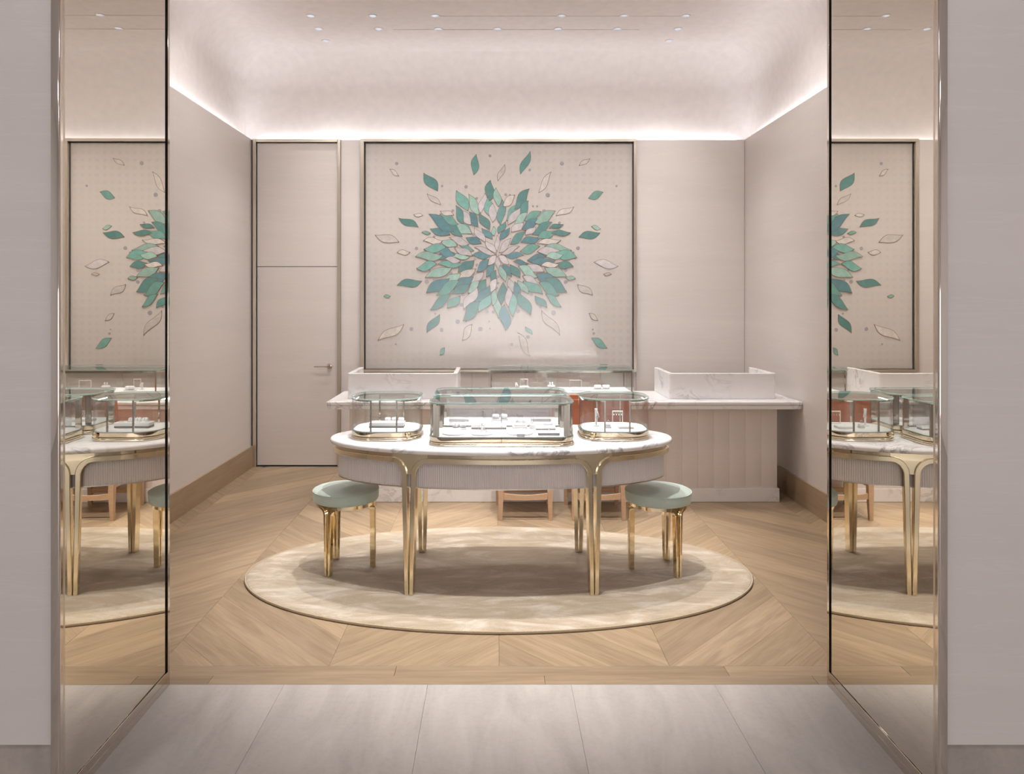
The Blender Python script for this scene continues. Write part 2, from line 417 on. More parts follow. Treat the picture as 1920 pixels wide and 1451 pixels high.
# ------------------------------------------------------------------ walls
T = .05
wb = struct(box('wall_back', XL-.09, XR+.09, YB+.03, YB+.045, 0, LEDGE-.004, M['dark']))
wl = struct(box('wall_left', XL-T, XL, YE, YB+.03, 0, LEDGE, M['wall']))
wr = struct(box('wall_right', XR, XR+T, YE, YB+.03, 0, LEDGE, M['wall']))
struct(box('baseboard_left', -(YB-YE)/2, (YB-YE)/2, -.009, .009, 0, .203, M['basewood'], loc=(XL+.009, (YE+YB)/2, 0), rot=(0, 0, PI/2), bev=.002))
struct(box('baseboard_right', -(YB-YE)/2, (YB-YE)/2, -.009, .009, 0, .203, M['basewood'], loc=(XR-.009, (YE+YB)/2, 0), rot=(0, 0, PI/2), bev=.002))
PX0, PX1, PZ0, PZ1 = bx(676.5), bx(1192.5), bz(697), bz(261.5)   # picture outer
DX0, DX1, DZ1 = bx(475), bx(639), bz(261.5)
def wpanel(x0, x1, z0, z1, name='panel', mat='wall', th=.03):
    return box(name, x0+.001, x1-.001, YB, YB+.029, z0+.001, z1-.001, M[mat], wb, bev=.0012, seg=1)
wpanel(DX1, PX0, 0, LEDGE)
wpanel(PX1, XR-.002, 0, LEDGE)
wpanel(PX0, PX1, PZ1, LEDGE)
for a, b in zip((PX0, bx(785), bx(885), bx(985), bx(1088)), (bx(785), bx(885), bx(985), bx(1088), PX1)):
    wpanel(a, b, 0, PZ0)
wpanel(XL, DX0, 0, LEDGE, mat='dark')
wpanel(DX0, DX1, DZ1, LEDGE)
# entrance piers (solid, wall-papered outside) and header
for sx, nm in ((-1, 'wall_entrance_left'), (1, 'wall_entrance_right')):
    xi = -1.385 if sx < 0 else 1.413
    x0, x1 = (-4.6, xi) if sx < 0 else (xi, 4.6)
    o = struct(box(nm, x0, x1, YF+.012, YE, .207, 3.06, M['wall']))
    box('stone_base', x0, x1, YF+.022, YE, 0, .205, M['stonebase'], o)
struct(box('wall_entrance_header', -4.6, 4.6, YF+.012, YE, 3.06, CEIL+.05, M['wall']))
# ceiling: vertical upper wall, quarter-round cove, flat top
UX0, UX1, UY1 = XL-.09, XR+.09, YB+.09
prof = [(.075, 3.06), (0, 3.06), (0, 3.64)]
R = CEIL-3.64
for i in range(1, 15):
    a = PI/2*i/14; prof.append((R*(1-math.cos(a)), 3.64+R*math.sin(a)))
loops = []
for d, z in prof:
    loops.append([(UX0+d, YE-.02, z), (UX1-d, YE-.02, z), (UX1-d, UY1-d, z), (UX0+d, UY1-d, z)])
ce = struct(loft('ceiling', loops, M['plaster'], cap0=False, cap1=True, smooth=30))
for yy, x0, x1 in ((6.045, -.50, 1.62), (6.345, -.90, 1.27)):  # thin raised plaster beads along two downlight rows
    box('ceiling_bead', x0, x1, yy-.006, yy+.006, CEIL-.004, CEIL, M['plaster'], ce, bev=.0015, seg=1)
# LED strips in the cove trough
def strip(x0, x1, y0, y1, label):
    o = box('led_strip', x0, x1, y0, y1, 3.118, 3.124, M['cove_led']); tag(o, label, 'light strip', 'cove light strips')
strip(XL+.03, XR-.03, YB+.052, YB+.082, 'white light strip hidden in the cove above the back wall')
strip(UX0+.008, XL-T-.004, YE+.02, YB-.05, 'white light strip hidden in the cove above the left wall')
strip(XR+T+.004, UX1-.008, YE+.02, YB-.05, 'white light strip hidden in the cove above the right wall')

# ------------------------------------------------------------------ hall outside (behind the camera)
struct(box('ceiling_hall', -4.6, 4.6, -6.2, YF+.02, 3.7, 3.75, M['hallwall']))
struct(box('wall_hall_left', -4.65, -4.6, -6.2, YF, 0, 3.7, M['hallwall']))
struct(box('wall_hall_right', 4.6, 4.65, -6.2, YF, 0, 3.7, M['hallwall']))
struct(box('wall_hall_back', -4.6, 4.6, -6.25, -6.2, 0, 3.7, M['hallwall']))
sw = empty('shop_window', (.5, -6.19, 0), 0, 'lit shop window on the far side of the hall behind the viewer', 'window')
box('pane', -2.4, 2.4, -.004, .004, .06, 1.75, M['shop_led'], sw)
for a in (-2.44, 2.44): box('mullion', a-.03, a+.03, -.01, .03, 0, 1.8, M['nickel'], sw)
for z in (.06, 1.78): box('rail', -2.4, 2.4, -.01, .03, z-.05, z+.04, M['nickel'], sw)
for i, (hx, word) in enumerate(((-2.4, 'left'), (0, 'middle'), (2.4, 'right'))):
    for j, (hy, wd) in enumerate(((.3, 'near the entrance'), (-3.4, 'near the shop window'))):
        o = empty('hall_light', (hx, hy, 3.7), 0, 'square %s ceiling panel light in the hall %s' % (word, wd), 'ceiling light', 'hall panel lights')
        box('frame', -.32, .32, -.32, .32, -.02, 0, M['white'], o)
        box('diffuser', -.29, .29, -.29, .29, -.026, -.0205, M['hall_led'], o)

# ------------------------------------------------------------------ downlights
ORD = ['first', 'second', 'third', 'fourth', 'fifth', 'sixth', 'seventh']
ring_me = lens_me = None
def downlight(x, y, label, group, power, aim=(0, 0), cone=58, col=(1, .965, .95), z_aim=None):
    global ring_me, lens_me
    t = empty('downlight', (x, y, CEIL), 0, label, 'downlight', group)
    if ring_me is None:
        r_ = loft('trim_ring', [at_z(circ(.040, 20), 0), at_z(circ(.039, 20), -.004), at_z(circ(.030, 20), -.005), at_z(circ(.027, 20), -.0015)], M['white'], t, cap0=False, cap1=False)
        l_ = lathe('lens', [(.027, -.0008), (.0265, -.0022), (.012, -.0034)], M['lens'], t, 20)
        ring_me, lens_me = r_.data, l_.data
    else:
        for n_, me in (('trim_ring', ring_me), ('lens', lens_me)):
            o = bpy.data.objects.new(n_, me); link(o, t)
    if power:
        ld = bpy.data.lights.new('downlight_lamp', 'SPOT'); ld.energy = power; ld.color = col
        ld.spot_size = math.radians(cone); ld.spot_blend = .75 if cone < 75 else 1.0; ld.shadow_soft_size = .03
        lo = bpy.data.objects.new('downlight_lamp', ld); link(lo, t); lo.location = (0, 0, -.012)
        d = Vector((aim[0]-x, aim[1]-y, z_aim-CEIL)) if z_aim is not None else Vector((0, 0, -1))
        lo.rotation_euler = d.to_track_quat('-Z', 'Y').to_euler()
hC = CEIL-EYE
for py, pxs, rn in ((29.5, (582.6, 699, 816, 1053, 1170, 1286), 'front ceiling row'),
                    (54, (598, 710, 822, 933, 1046, 1158, 1271), 'middle ceiling row'),
                    (76.5, (611, 1255), 'ceiling pair nearest the picture wall')):
    s = hC/(VY-py)
    for i, px in enumerate(pxs):
        w_ = ORD[i] if len(pxs) > 2 else ('left', 'right')[i]
        downlight((px-VX)*s, s*FPX, '%s small pale downlight from the left in the %s' % (w_, rn) if len(pxs) > 2 else '%s small pale downlight of the %s' % (w_, rn), rn, SPOT*.66 if py < 70 else SPOT*.4, cone=74)
for yy, wd in ((3.55, 'front'), (4.65, 'rear')):
    for xx, ws in ((-.33, 'left'), (.33, 'right')):
        downlight(.035+xx, yy, '%s %s downlight of the four aimed at the oval table' % (wd, ws), 'downlights over the oval table', SPOT*4.2, (.035+xx*.8, 4.25+(yy-4.25)*.3), 56, z_aim=.6)
for i, xx in enumerate((-1.9, -.95, .03, 1.0, 1.95)):  # unseen row added to brighten the back wall
    downlight(xx, 5.15, '%s added downlight from the left brightening the picture wall' % ORD[i], 'added unseen downlights for the walls', WALL_FILL, (xx, YB), 118, z_aim=1.7)
for sx, wd, xw in ((-1, 'left', XL), (1, 'right', XR)):
    for i, yy in enumerate((3.4, 4.3, 5.2)):  # unseen side rows added to brighten the side walls
        downlight(xw*.42, yy, '%s added downlight from the entrance brightening the %s wall' % (ORD[i], wd), 'added unseen downlights for the walls', WALL_FILL*.8, (xw, yy), 112, z_aim=1.7)
    downlight(xw*.75, 3.35, 'added downlight by the entrance over the %s part of the floor' % wd, 'added downlights by the entrance', SPOT*.4, cone=80)  # unseen pair, added for its light

# ------------------------------------------------------------------ mirrors lining the entrance
def mirror(sx, xi, ya, yb, skew, label):
    t = empty('entrance_mirror', (xi, ya, 0), 0, label, 'mirror')
    L = yb-ya; s = -sx     # outward into the opening is s
    def b(name, d0, d1, y0, y1, z0, z1, mat, bev=0):   # d: depth behind the face
        xs = sorted((sx*d0, sx*d1)); return box(name, xs[0], xs[1], y0, y1, z0, z1, mat, t, bev=bev)
    HT = 3.05
    b('backing', .011, .029, .012, L-.002, .0, HT, M['black'])
    b('base_plate', 0, .010, .0245, L-.0165, 0, .030, M['nickel'], .0008)
    b('base_plate', 0, .010, .0245, L-.0165, .031, .062, M['nickel'], .0008)
    b('back_stile', 0, .010, L-.016, L, 0, HT, M['nickel'], .0008)
    b('front_stile', .0004, .010, .0136, .024, 0, HT, M['champagne'], .0008)
    # corner trim turning round to the outer face, with rounded nose
    n = 6; pr = [(0, 0)] + [(sx*(.006-.006*math.cos(PI/2*i/n)), -.012+.012-.006*math.sin(PI/2*i/n)) for i in range(n+1)] + [(sx*.027, -.006), (sx*.027, .013), (0, .013)]
    loft('corner_trim', [at_z(pr, 0), at_z(pr, HT)], M['nickel'], t, smooth=40)
    g = bmesh.new(); xs = sorted((sx*.004, sx*.009)); box_bm(g, xs[0], xs[1], -(L-.0552)/2, (L-.0552)/2, .0638, HT)
    o = bmobj('mirror_glass', g, M['mirror'], t, loc=(0, .0242+(L-.0552)/2, 0), rot=(0, 0, skew))
mirror(-1, -1.354, YF, YE-.002, 0.004, 'tall bronze-edged mirror lining the left side of the entrance')
mirror(1, 1.383, YF+.004, YE-.002, 0.0, 'tall bronze-edged mirror lining the right side of the entrance')

# ------------------------------------------------------------------ door
t = empty('door_1', (0, YB, 0)); t['kind'] = 'structure'
lx0, lx1 = bx(482), bx(632.5)
zt = bz(268); zs = bz(500)
box('door_leaf', lx0, lx1, .004, .028, .014, zs-.003, M['door'], t, bev=.001)
box('upper_panel', lx0, lx1, .004, .028, zs+.003, zt, M['door'], t, bev=.001)
box('jamb', DX0, lx0-.005, -.022, .028, 0, DZ1, M['champagne'], t, bev=.0015)
box('jamb', lx1+.005, DX1, -.022, .028, 0, DZ1, M['champagne'], t, bev=.0015)
box('head', lx0-.004, lx1+.004, -.022, .028, zt+.005, DZ1, M['champagne'], t, bev=.0015)
h = lathe('handle_rose', [(.026, 0), (.026, .008), (.022, .011), (.011, .012), (.011, .05), (.009, .052)], M['nickel'], t, loc=(bx(618), .004, bz(686)), rot=(PI/2, 0, 0))
tube('lever', [(0, 0, .045), (-.03, 0, .047), (-.14, -.004, .047)], [.009, .008, .0065], M['nickel'], h)

# ------------------------------------------------------------------ picture with leaf mosaic
pw = empty('leaf_picture', ((PX0+PX1)/2, YB+.0, PZ0), 0, 'large framed picture of a bursting teal leaf mosaic on pale linen', 'picture')
W2, H2 = (PX1-PX0)/2, PZ1-PZ0
FW = .024
box('frame_rail', -W2, W2, -.035, .028, 0, FW, M['champagne'], pw, bev=.0015)
box('frame_rail', -W2, W2, -.035, .028, H2-.028, H2, M['champagne'], pw, bev=.0015)
box('frame_stile', -W2, -W2+.036, -.035, .028, FW, H2-.028, M['champagne'], pw, bev=.0015)
box('frame_stile', W2-.027, W2, -.035, .028, FW, H2-.028, M['champagne'], pw, bev=.0015)
box('shadow_gap', -W2+.036, W2-.027, .018, .027, FW, H2-.028, M['black'], pw)
CX0, CX1 = -W2+.036+.009, W2-.027-.007
box('canvas', CX0, CX1, .004, .0175, FW+.004, H2-.028-.009, M['linen'], pw, bev=.001, seg=1)
box('glass_pane', CX0, CX1, -.016, -.012, FW+.004, H2-.028-.009, M['glass_pic'], pw)
LV = """D 672 248 687 130 46;D 957 243 1010 113 42;D 450 345 372 243 58;O 820 286 857 190 30;O 1066 355 1138 237 36;O 1310 195 1373 153 26;O 165 218 218 256 24
O 470 432 392 366 30;G 1368 390 1452 357 44;O 1172 498 1274 445 34;D 332 565 222 513 42;O 308 492 365 497 20;O 215 657 80 616 48;O 210 722 285 718 30
D 1312 627 1432 602 46;L 1385 563 1438 577 24;W 1405 780 1540 802 46;O 1458 850 1505 853 18;O 1303 915 1388 977 42;O 1370 1090 1422 1130 28;G 1388 1240 1476 1297 42
D 352 893 213 918 48;G 128 985 168 985 20;O 243 1158 98 1250 48;D 462 1098 390 1202 46;O 660 1158 603 1250 44;G 497 1297 467 1340 26;O 940 1210 1010 1343 42
O 1087 1075 1187 1217 44;G 985 1170 1025 1215 22;G 1420 1430 1477 1398 36
W 806 724 742 650 36;W 815 712 813 617 28;W 826 720 895 637 38;W 838 729 945 685 32;W 823 738 885 790 38;W 816 744 820 830 30;W 808 738 757 797 38;W 802 731 680 690 32
B 768 738 663 738 40;B 865 738 970 738 36;B 715 665 628 630 46;B 783 638 722 575 36;L 795 620 790 563 28;B 832 645 887 572 38;D 895 668 980 597 46;D 822 605 862 535 38
G 955 712 1068 685 50;B 960 660 1070 630 44;G 670 708 590 680 32;W 740 657 677 572 38;W 640 668 528 632 42;L 570 680 475 650 44;O 480 650 370 650 38
G 660 605 600 548 38;L 655 605 520 545 58;D 600 618 490 520 52;B 525 612 412 578 46;G 410 603 358 598 20;B 545 590 405 492 58;G 575 548 470 490 46;O 550 495 470 470 30
D 765 580 708 485 48;B 698 562 645 478 48;W 655 550 598 470 46;D 610 545 565 440 44;G 635 465 570 350 60;L 700 490 642 372 48;W 715 480 738 365 42;G 765 495 755 390 48
W 785 535 787 425 46;D 765 405 773 287 54;L 820 440 807 332 42;D 835 550 843 405 46;O 850 440 918 375 46;G 870 525 935 435 46;W 880 550 955 450 46;D 920 455 1005 340 58
D 955 490 1000 410 46;L 920 550 995 480 42;W 900 595 970 540 44;G 980 525 1075 475 48;B 965 580 1060 520 52;L 1045 540 1160 472 58;W 985 615 1045 565 34;D 1030 608 1140 540 50
G 1060 635 1160 590 48;D 1130 572 1210 550 28;D 1143 605 1253 600 34;O 1060 665 1195 645 36;L 1105 685 1258 705 46;W 1060 715 1190 708 48;G 1170 720 1290 750 58;L 1110 745 1210 735 42
B 1000 765 1105 745 46;B 1020 780 1160 770 42;B 915 775 1000 785 28;D 1175 785 1270 805 44;O 1080 800 1185 790 34;W 995 795 1095 835 44;L 1105 815 1230 865 52;L 945 805 1055 868 52;L 1230 870 1285 878 24
D 895 795 950 870 46;B 845 797 900 862 44;L 832 800 862 895 38;W 970 865 1070 925 48;B 1055 850 1170 905 62;D 1110 880 1230 955 66;G 1070 905 1185 975 56;G 975 895 1085 970 54
L 940 890 1000 968 38;W 885 880 915 965 42;B 920 900 948 1015 42;D 945 965 1012 1095 60;D 1045 985 1112 1053 42;G 1110 975 1198 1045 40;D 848 905 840 1033 50;W 880 930 885 1050 42
G 910 970 908 1105 46;L 815 990 820 1115 42;B 858 1040 863 1188 60
B 760 765 693 835 46;B 793 793 748 865 42;D 805 830 775 905 38;D 670 770 580 838 56;O 680 820 570 880 46;G 600 790 460 790 42;L 645 745 535 745 30;B 560 730 430 745 42
B 555 735 445 695 52;G 500 690 375 700 50;L 480 740 325 745 50;G 445 790 330 815 48;L 535 815 385 868 54;L 590 850 495 900 46;W 660 740 560 690 42;W 590 770 500 760 36
W 730 840 655 905 42;B 665 870 560 925 54;B 520 880 390 962 66;G 580 895 450 975 58;D 645 915 545 970 50;L 705 895 638 962 46;D 745 885 703 965 46;W 810 880 765 960 42
B 765 925 690 1040 58;W 690 935 615 1060 52;D 530 975 413 1062 50;G 585 985 515 1055 50;G 775 975 703 1078 52;L 805 945 785 1040 36;D 705 1020 610 1128 66"""
SC = 1677/520.0
def cpt(u, v):      # survey coordinates of the picture -> local metres on the canvas
    return (bx(680+u/SC)-pw.location.x, bz(250+v/SC)-PZ0)
rl = random.Random(3)
leaves = [l.split() for row in LV.split('\n') for l in row.split(';')]
for k, (c, *nums) in enumerate(leaves):
    a = cpt(float(nums[0]), float(nums[1])); b_ = cpt(float(nums[2]), float(nums[3])); wd = float(nums[4])/SC*SB*.555
    ex = .055; a, b_ = (a[0]-(b_[0]-a[0])*ex, a[1]-(b_[1]-a[1])*ex), (b_[0]+(b_[0]-a[0])*ex, b_[1]+(b_[1]-a[1])*ex)
    L = math.hypot(b_[0]-a[0], b_[1]-a[1]); ang = math.atan2(b_[1]-a[1], b_[0]-a[0])
    sk = rl.uniform(.05, .11)*rl.choice((-1, 1)); n = 9
    up, dn = [], []
    for i in range(1, n):
        s_ = i/n; prof_ = wd*math.sin(PI*s_**.95)**1.12; bend = sk*L*math.sin(2*PI*s_)*.5
        up.append((L*s_, prof_+bend)); dn.append((L*s_, -prof_+bend))
    outer = [(0, 0)]+dn+[(L, 0)]+up[::-1]
    bw = .0027 if c != 'O' else .0034
    def shrink(P):
        q = []; m_ = len(P)
        cxm = sum(p[0] for p in P)/m_; cym = sum(p[1] for p in P)/m_
        for i in range(m_):
            p0, p1, p2 = P[i-1], P[i], P[(i+1) % m_]
            tx, ty = p2[0]-p0[0], p2[1]-p0[1]; l_ = math.hypot(tx, ty) or 1
            nx, ny = -ty/l_, tx/l_
            f_ = 0.0 if (i == 0 or i == n) else 1.0
            if f_ == 0.0:
                q.append((bw*3.2 if i == 0 else L-bw*3.2, 0)); continue
            q.append((p1[0]+nx*bw*f_, p1[1]+ny*bw*f_))
        return q
    inner = shrink(outer)
    zt_ = .0020 + k*.00005
    loft('leaf', [[(x, 0, y) for x, y in outer], [(x, -zt_-.00004, y) for x, y in outer], [(x, -zt_-.00004, y) for x, y in inner], [(x, -zt_, y) for x, y in inner]],
         [LEAF[c], M['thread']], pw, cap0=False, band_mat=[1, 1, 1], loc=(a[0], .0035, a[1]), smooth=False, rot=(0, -ang, 0))
DOTS = "545 467 9;690 392 8;865 370 9;1120 372 13;1205 182 12;770 135 9;205 182 10;1097 470 12;1030 440 6;480 318 8;625 322 10;1010 220 8;670 610 8;432 625 8;325 695 10;480 660 7;535 848 9;388 897 12;428 885 5;405 830 8;598 1035 10;608 975 8;640 1008 7;575 1137 13;712 1182 13;765 1137 5;750 1077 10;790 1080 9;940 1073 12;1155 1085 14;1228 898 11;1228 828 10;1020 973 9;1125 862 8;1303 693 11;478 1187 11;295 1183 11;902 1275 9;1000 1230 11;1398 1210 8;1392 1185 5;770 1180 5;625 1135 6;438 1090 6;820 865 8;818 905 7;812 935 7;705 710 6;680 760 7;690 795 8;890 372 7;980 470 7;1055 440 6;1535 318 7;760 700 5;930 755 5;1275 720 6;1078 1048 8;1250 800 6;200 1275 6;1190 540 8;575 700 5"
V, F = [], []
for d in DOTS.split(';'):
    u, v, r_ = map(float, d.split()); x, z = cpt(u, v); r_ = r_/SC*SB
    i0 = len(V)
    for i in range(12):
        a = 2*PI*i/12; V.append((x+r_*math.cos(a), .0035, z+r_*math.sin(a)))
    for i in range(12):
        a = 2*PI*i/12; V.append((x+.9*r_*math.cos(a), .001, z+.9*r_*math.sin(a)))
    F.append(tuple(range(i0+12, i0+24)))
    for i in range(12): F.append((i0+i, i0+(i+1) % 12, i0+12+(i+1) % 12, i0+12+i))
sq = mobj('sequins', V, F, M['sequin'], pw); sq['kind'] = 'stuff'

# ------------------------------------------------------------------ rug
RX, RY = .022, 4.246
rg = empty('oval_rug', (RX, RY, 0), 0, 'oval beige silk rug with mottled sheen under the table', 'rug')
loft('pile', [at_z(ell(1.46, .785, 128), .0005), at_z(ell(1.462, .79, 128), .012), at_z(ell(1.452, .78, 128), .017), at_z(ell(1.43, .76, 128), .018)], M['rug'], rg, smooth=60)
V = []; F = []; n = 128
for i in range(n):
    a = 2*PI*i/n
    for j in range(6):
        b = 2*PI*j/6; V.append(((1.468+.007*math.cos(b))*math.cos(a), (.797+.007*math.cos(b))*math.sin(a), .008+.007*math.sin(b)))
        F.append((i*6+j, ((i+1) % n)*6+j, ((i+1) % n)*6+(j+1) % 6, i*6+(j+1) % 6))
M['rugedge'] = fabric('rug_binding', (.40, .31, .20), (.52, .42, .29), 300)
mobj('binding', V, F, M['rugedge'], rg, 60)
RUGZ = .0185

# ------------------------------------------------------------------ ellipse surface helpers for the brass frames
class Surf:
    def __init__(s, a, b, n=720):
        s.a, s.b = a, b; s.n = n; s.u = [0.0]
        P = [(a*math.cos(2*PI*i/n), b*math.sin(2*PI*i/n)) for i in range(n+1)]
        for i in range(n): s.u.append(s.u[-1]+math.hypot(P[i+1][0]-P[i][0], P[i+1][1]-P[i][1]))
        s.L = s.u[-1]
    def theta(s, u):
        u %= s.L; lo, hi = 0, s.n
        while hi-lo > 1:
            m = (lo+hi)//2
            if s.u[m] <= u: lo = m
            else: hi = m
        return 2*PI*(lo+(u-s.u[lo])/(s.u[hi]-s.u[lo]))/s.n
    def u_of(s, th): return s.u[int(round(th % (2*PI)/(2*PI)*s.n))]
    def pt(s, u, z, off):
        t = s.theta(u); x, y = s.a*math.cos(t), s.b*math.sin(t); nx, ny = math.cos(t)/s.a, math.sin(t)/s.b; l = math.hypot(nx, ny)
        return (x+nx/l*off, y+ny/l*off, z)
def ribbon(S, path, hw, o0, o1, ch=.003):
    """verts, faces of a bar that runs along (u, z) on surface S, between radial offsets o0 (in) and o1 (out)"""
    V, F = [], []; m = len(path)
    for i, (u, z) in enumerate(path):
        a = path[max(i-1, 0)]; b = path[min(i+1, m-1)]; tu, tz = b[0]-a[0], b[1]-a[1]; l = math.hypot(tu, tz); nu, nz = -tz/l, tu/l
        w_ = hw[i] if isinstance(hw, list) else hw
        for k, o in ((-w_, o0), (-w_, o1-ch), (-w_+ch, o1), (w_-ch, o1), (w_, o1-ch), (w_, o0)):
            V.append(S.pt(u+nu*k, z+nz*k, o))
    for i in range(m-1):
        for k in range(6): F.append((i*6+k, i*6+(k+1) % 6, (i+1)*6+(k+1) % 6, (i+1)*6+k))
    F.append(tuple(range(6))); F.append(tuple(range((m-1)*6, m*6)))
    return V, F
def joined(parts):
    V, F = [], []
    for v, f in parts:
        n = len(V); V += v; F += [tuple(i+n for i in q) for q in f]
    return V, F
def brass_leg(S, u0, z0, zr, R, hb, g0, g1, hw, o0, o1, ztop=None, orec=-.01):
    """pair of bars side by side that part at the top in two quarter arcs; optional web plate between the arcs"""
    parts = []; zc = zr-R; arcs = {}
    for s in (-1, 1):
        path = [(u0+s*(g0+(g1-g0)*t), z0+(zc-z0)*t) for t in (0, .25, .5, .75, .97)]
        arc = []
        for i in range(11):
            a = PI/2*i/10; arc.append((u0+s*(g1+R-R*math.cos(a)), zc+R*math.sin(a)))
        hws = [hb+(hw-hb)*t for t in (0, .25, .5, .75, 1)]+[hw]*11
        parts.append(ribbon(S, path+arc, hws, o0, o1)); arcs[s] = arc
    if ztop:
        V, F = [], []
        rows = [(arcs[-1][i], arcs[1][i]) for i in range(0, 11)]+[((arcs[-1][-1][0], ztop), (arcs[1][-1][0], ztop))]
        for l, r in rows:
            for k in range(5):
                u = l[0]+(r[0]-l[0])*k/4; V.append(S.pt(u, l[1], orec))
            for k in range(5):
                u = l[0]+(r[0]-l[0])*k/4; V.append(S.pt(u, l[1], orec-.008))
        for i in range(len(rows)-1):
            for k in range(4):
                F.append((i*10+k, i*10+k+1, (i+1)*10+k+1, (i+1)*10+k)); F.append((i*10+5+k, i*10+6+k, (i+1)*10+6+k, (i+1)*10+5+k))
        parts.append((V, F))
    return joined(parts)

# ------------------------------------------------------------------ oval table
TX, TY = .036, 4.21
TA, TB = .995, .425
TZ = .81
tb = empty('oval_table', (TX, TY, RUGZ), 0, 'oval white marble jewellery table with ribbed cloth apron and brass legs', 'table')
z = lambda v: v-RUGZ
loft('marble_top', [at_z(ell(TA-.016, TB-.016, 160), z(.776)), at_z(ell(TA-.006, TB-.006, 160), z(.780)), at_z(ell(TA, TB, 160), z(.791)), at_z(ell(TA-.001, TB-.001, 160), z(.799)), at_z(ell(TA-.005, TB-.005, 160), z(.806)), at_z(ell(TA-.011, TB-.011, 160), z(.81))], M['marble'], tb, smooth=60)
S = Surf(TA-.03, TB-.03)
def band(name, z0, z1, off, mat, th=.01):
    n = 200; L0 = [S.pt(S.L*i/n, z0, off) for i in range(n)]; L1 = [S.pt(S.L*i/n, z1, off) for i in range(n)]
    L2 = [S.pt(S.L*i/n, z1, off-th) for i in range(n)]; L3 = [S.pt(S.L*i/n, z0, off-th) for i in range(n)]
    return loft(name, [L0, L1, L2, L3, L0], mat, tb, cap0=False, cap1=False, smooth=40)
band('mirror_band', z(.745), z(.776), 0.0, M['bronze_mirror'])
# ribbed apron
NR = 380; V, F = [], []
prof = []
for i in range(NR*4):
    prof.append(-.020+.0022*(0, .8, 1, .8)[i % 4])
nn = NR*4
for zz in (z(.592), z(.752)):
    for i in range(nn): V.append(S.pt(S.L*i/nn, zz, prof[i]))
for i in range(nn): F.append((i, (i+1) % nn, nn+(i+1) % nn, nn+i))
F.append(tuple(range(nn))[::-1])
mobj('apron', V, F, M['apron'], tb, False)
band('apron_hem', z(.588), z(.594), -.0175, M['champagne'], .006)
# legs and rim
LR = .078; ZR = .742
us = []
for sx_, sy_ in ((-1, -1), (1, -1), (1, 1), (-1, 1)):
    x = .50/S.a; th = math.acos(x*sx_) if sy_ > 0 else 2*PI-math.acos(x*sx_); us.append(S.u_of(th))
us.sort()
for u0 in us:
    Vv, Ff = brass_leg(S, u0, 0, z(ZR), LR, 0.0108, .0125, .0262, .0145, -.030, .012, z(.776), .001)
    mobj('leg', Vv, Ff, M['brass'], tb, 35)
parts = []
for i, u0 in enumerate(us):
    u1 = us[(i+1) % 4]
    if u1 < u0: u1 += S.L
    a, b = u0+.0262+LR, u1-.0262-LR; m = 40
    parts.append(ribbon(S, [(a+(b-a)*k/m, z(ZR)) for k in range(m+1)], .0145, -.010, .012))
Vv, Ff = joined(parts); mobj('rim', Vv, Ff, M['brass'], tb, 35)

# ------------------------------------------------------------------ stools
def stool(x, y, rot, label):
    t = empty('round_stool', (x, y, RUGZ), rot, label, 'stool', 'stools beside the oval table')
    zz = lambda v: v-RUGZ
    lathe('seat_cushion', [(.178, zz(.420)), (.188, zz(.424)), (.1915, zz(.434)), (.1925, zz(.455)), (.1920, zz(.474)), (.1895, zz(.483)), (.184, zz(.4885)), (.165, zz(.492)), (.10, zz(.496)), (.0, zz(.498))], M['sage'], t, 64, smooth=60)
    r_ = ring('seam', .1912, .0028, M['sage'], t, (0, 0, zz(.4815)), n=64)
    SS = Surf(.170, .170)
    n = 72
    L = lambda off, zz_: [SS.pt(SS.L*i/n, zz_, off) for i in range(n)]
    loft('seat_ring', [L(.004, zz(.400)), L(.004, zz(.420)), L(-.008, zz(.420)), L(-.008, zz(.400)), L(.004, zz(.400))], M['brass_shine'], t, cap0=False, cap1=False)
    for i in range(3):
        Vv, Ff = brass_leg(SS, SS.L*i/3, 0, zz(.404), .036, .0082, .0105, .0175, .0100, -.026, .006, zz(.42), -.006)
        mobj('leg', Vv, Ff, M['brass_shine'], t, 35)
def rot_for(cx, cy, fx, fy): return math.atan2(fy-cy, fx-cx)
stool(-.884, 4.275, rot_for(-.884, 4.275, -.711, 4.286), 'round sage green stool with brass legs at the left end of the table')
stool(.963, 4.25, rot_for(.963, 4.25, .79, 4.25), 'round sage green stool with brass legs at the right end of the table')

# ------------------------------------------------------------------ counter at the back
CZ = .81
CY0, CY1 = 5.615, 6.29
CXL, CXR = -1.318, XR-.004
ct = empty('sales_counter', ((CXL+CXR)/2, 5.714, 0), 0, 'long sales counter with marble top and vertical panelled front', 'counter')
ox, oy = ct.location.x, ct.location.y
def cbox(name, x0, x1, y0, y1, z0, z1, mat, bev=0, seg=2): return box(name, x0-ox, x1-ox, y0-oy, y1-oy, z0, z1, mat, ct, bev=bev, seg=seg)
cbox('top_slab', CXL, CXR, CY0, CY1, .779, CZ, M['marble_desk'], .011, 4)
cbox('under_slab', CXL+.004, CXR-.002, CY0+.006, CY1, .748, .7785, M['marble_desk'], .004, 2)
BX0, BX1 = (655-VX)*.004233, (1457-VX)*.004233
cbox('carcass', BX0+.01, BX1-.004, 5.734, CY1-.06, .1, .748, M['panel'])
cbox('plinth', BX0-.012, BX1+.016, 5.706, CY1-.07, .002, .108, M['marble_plinth'], .002)
nP = 27; pwid = (BX1-BX0)/nP
bm = bmesh.new()
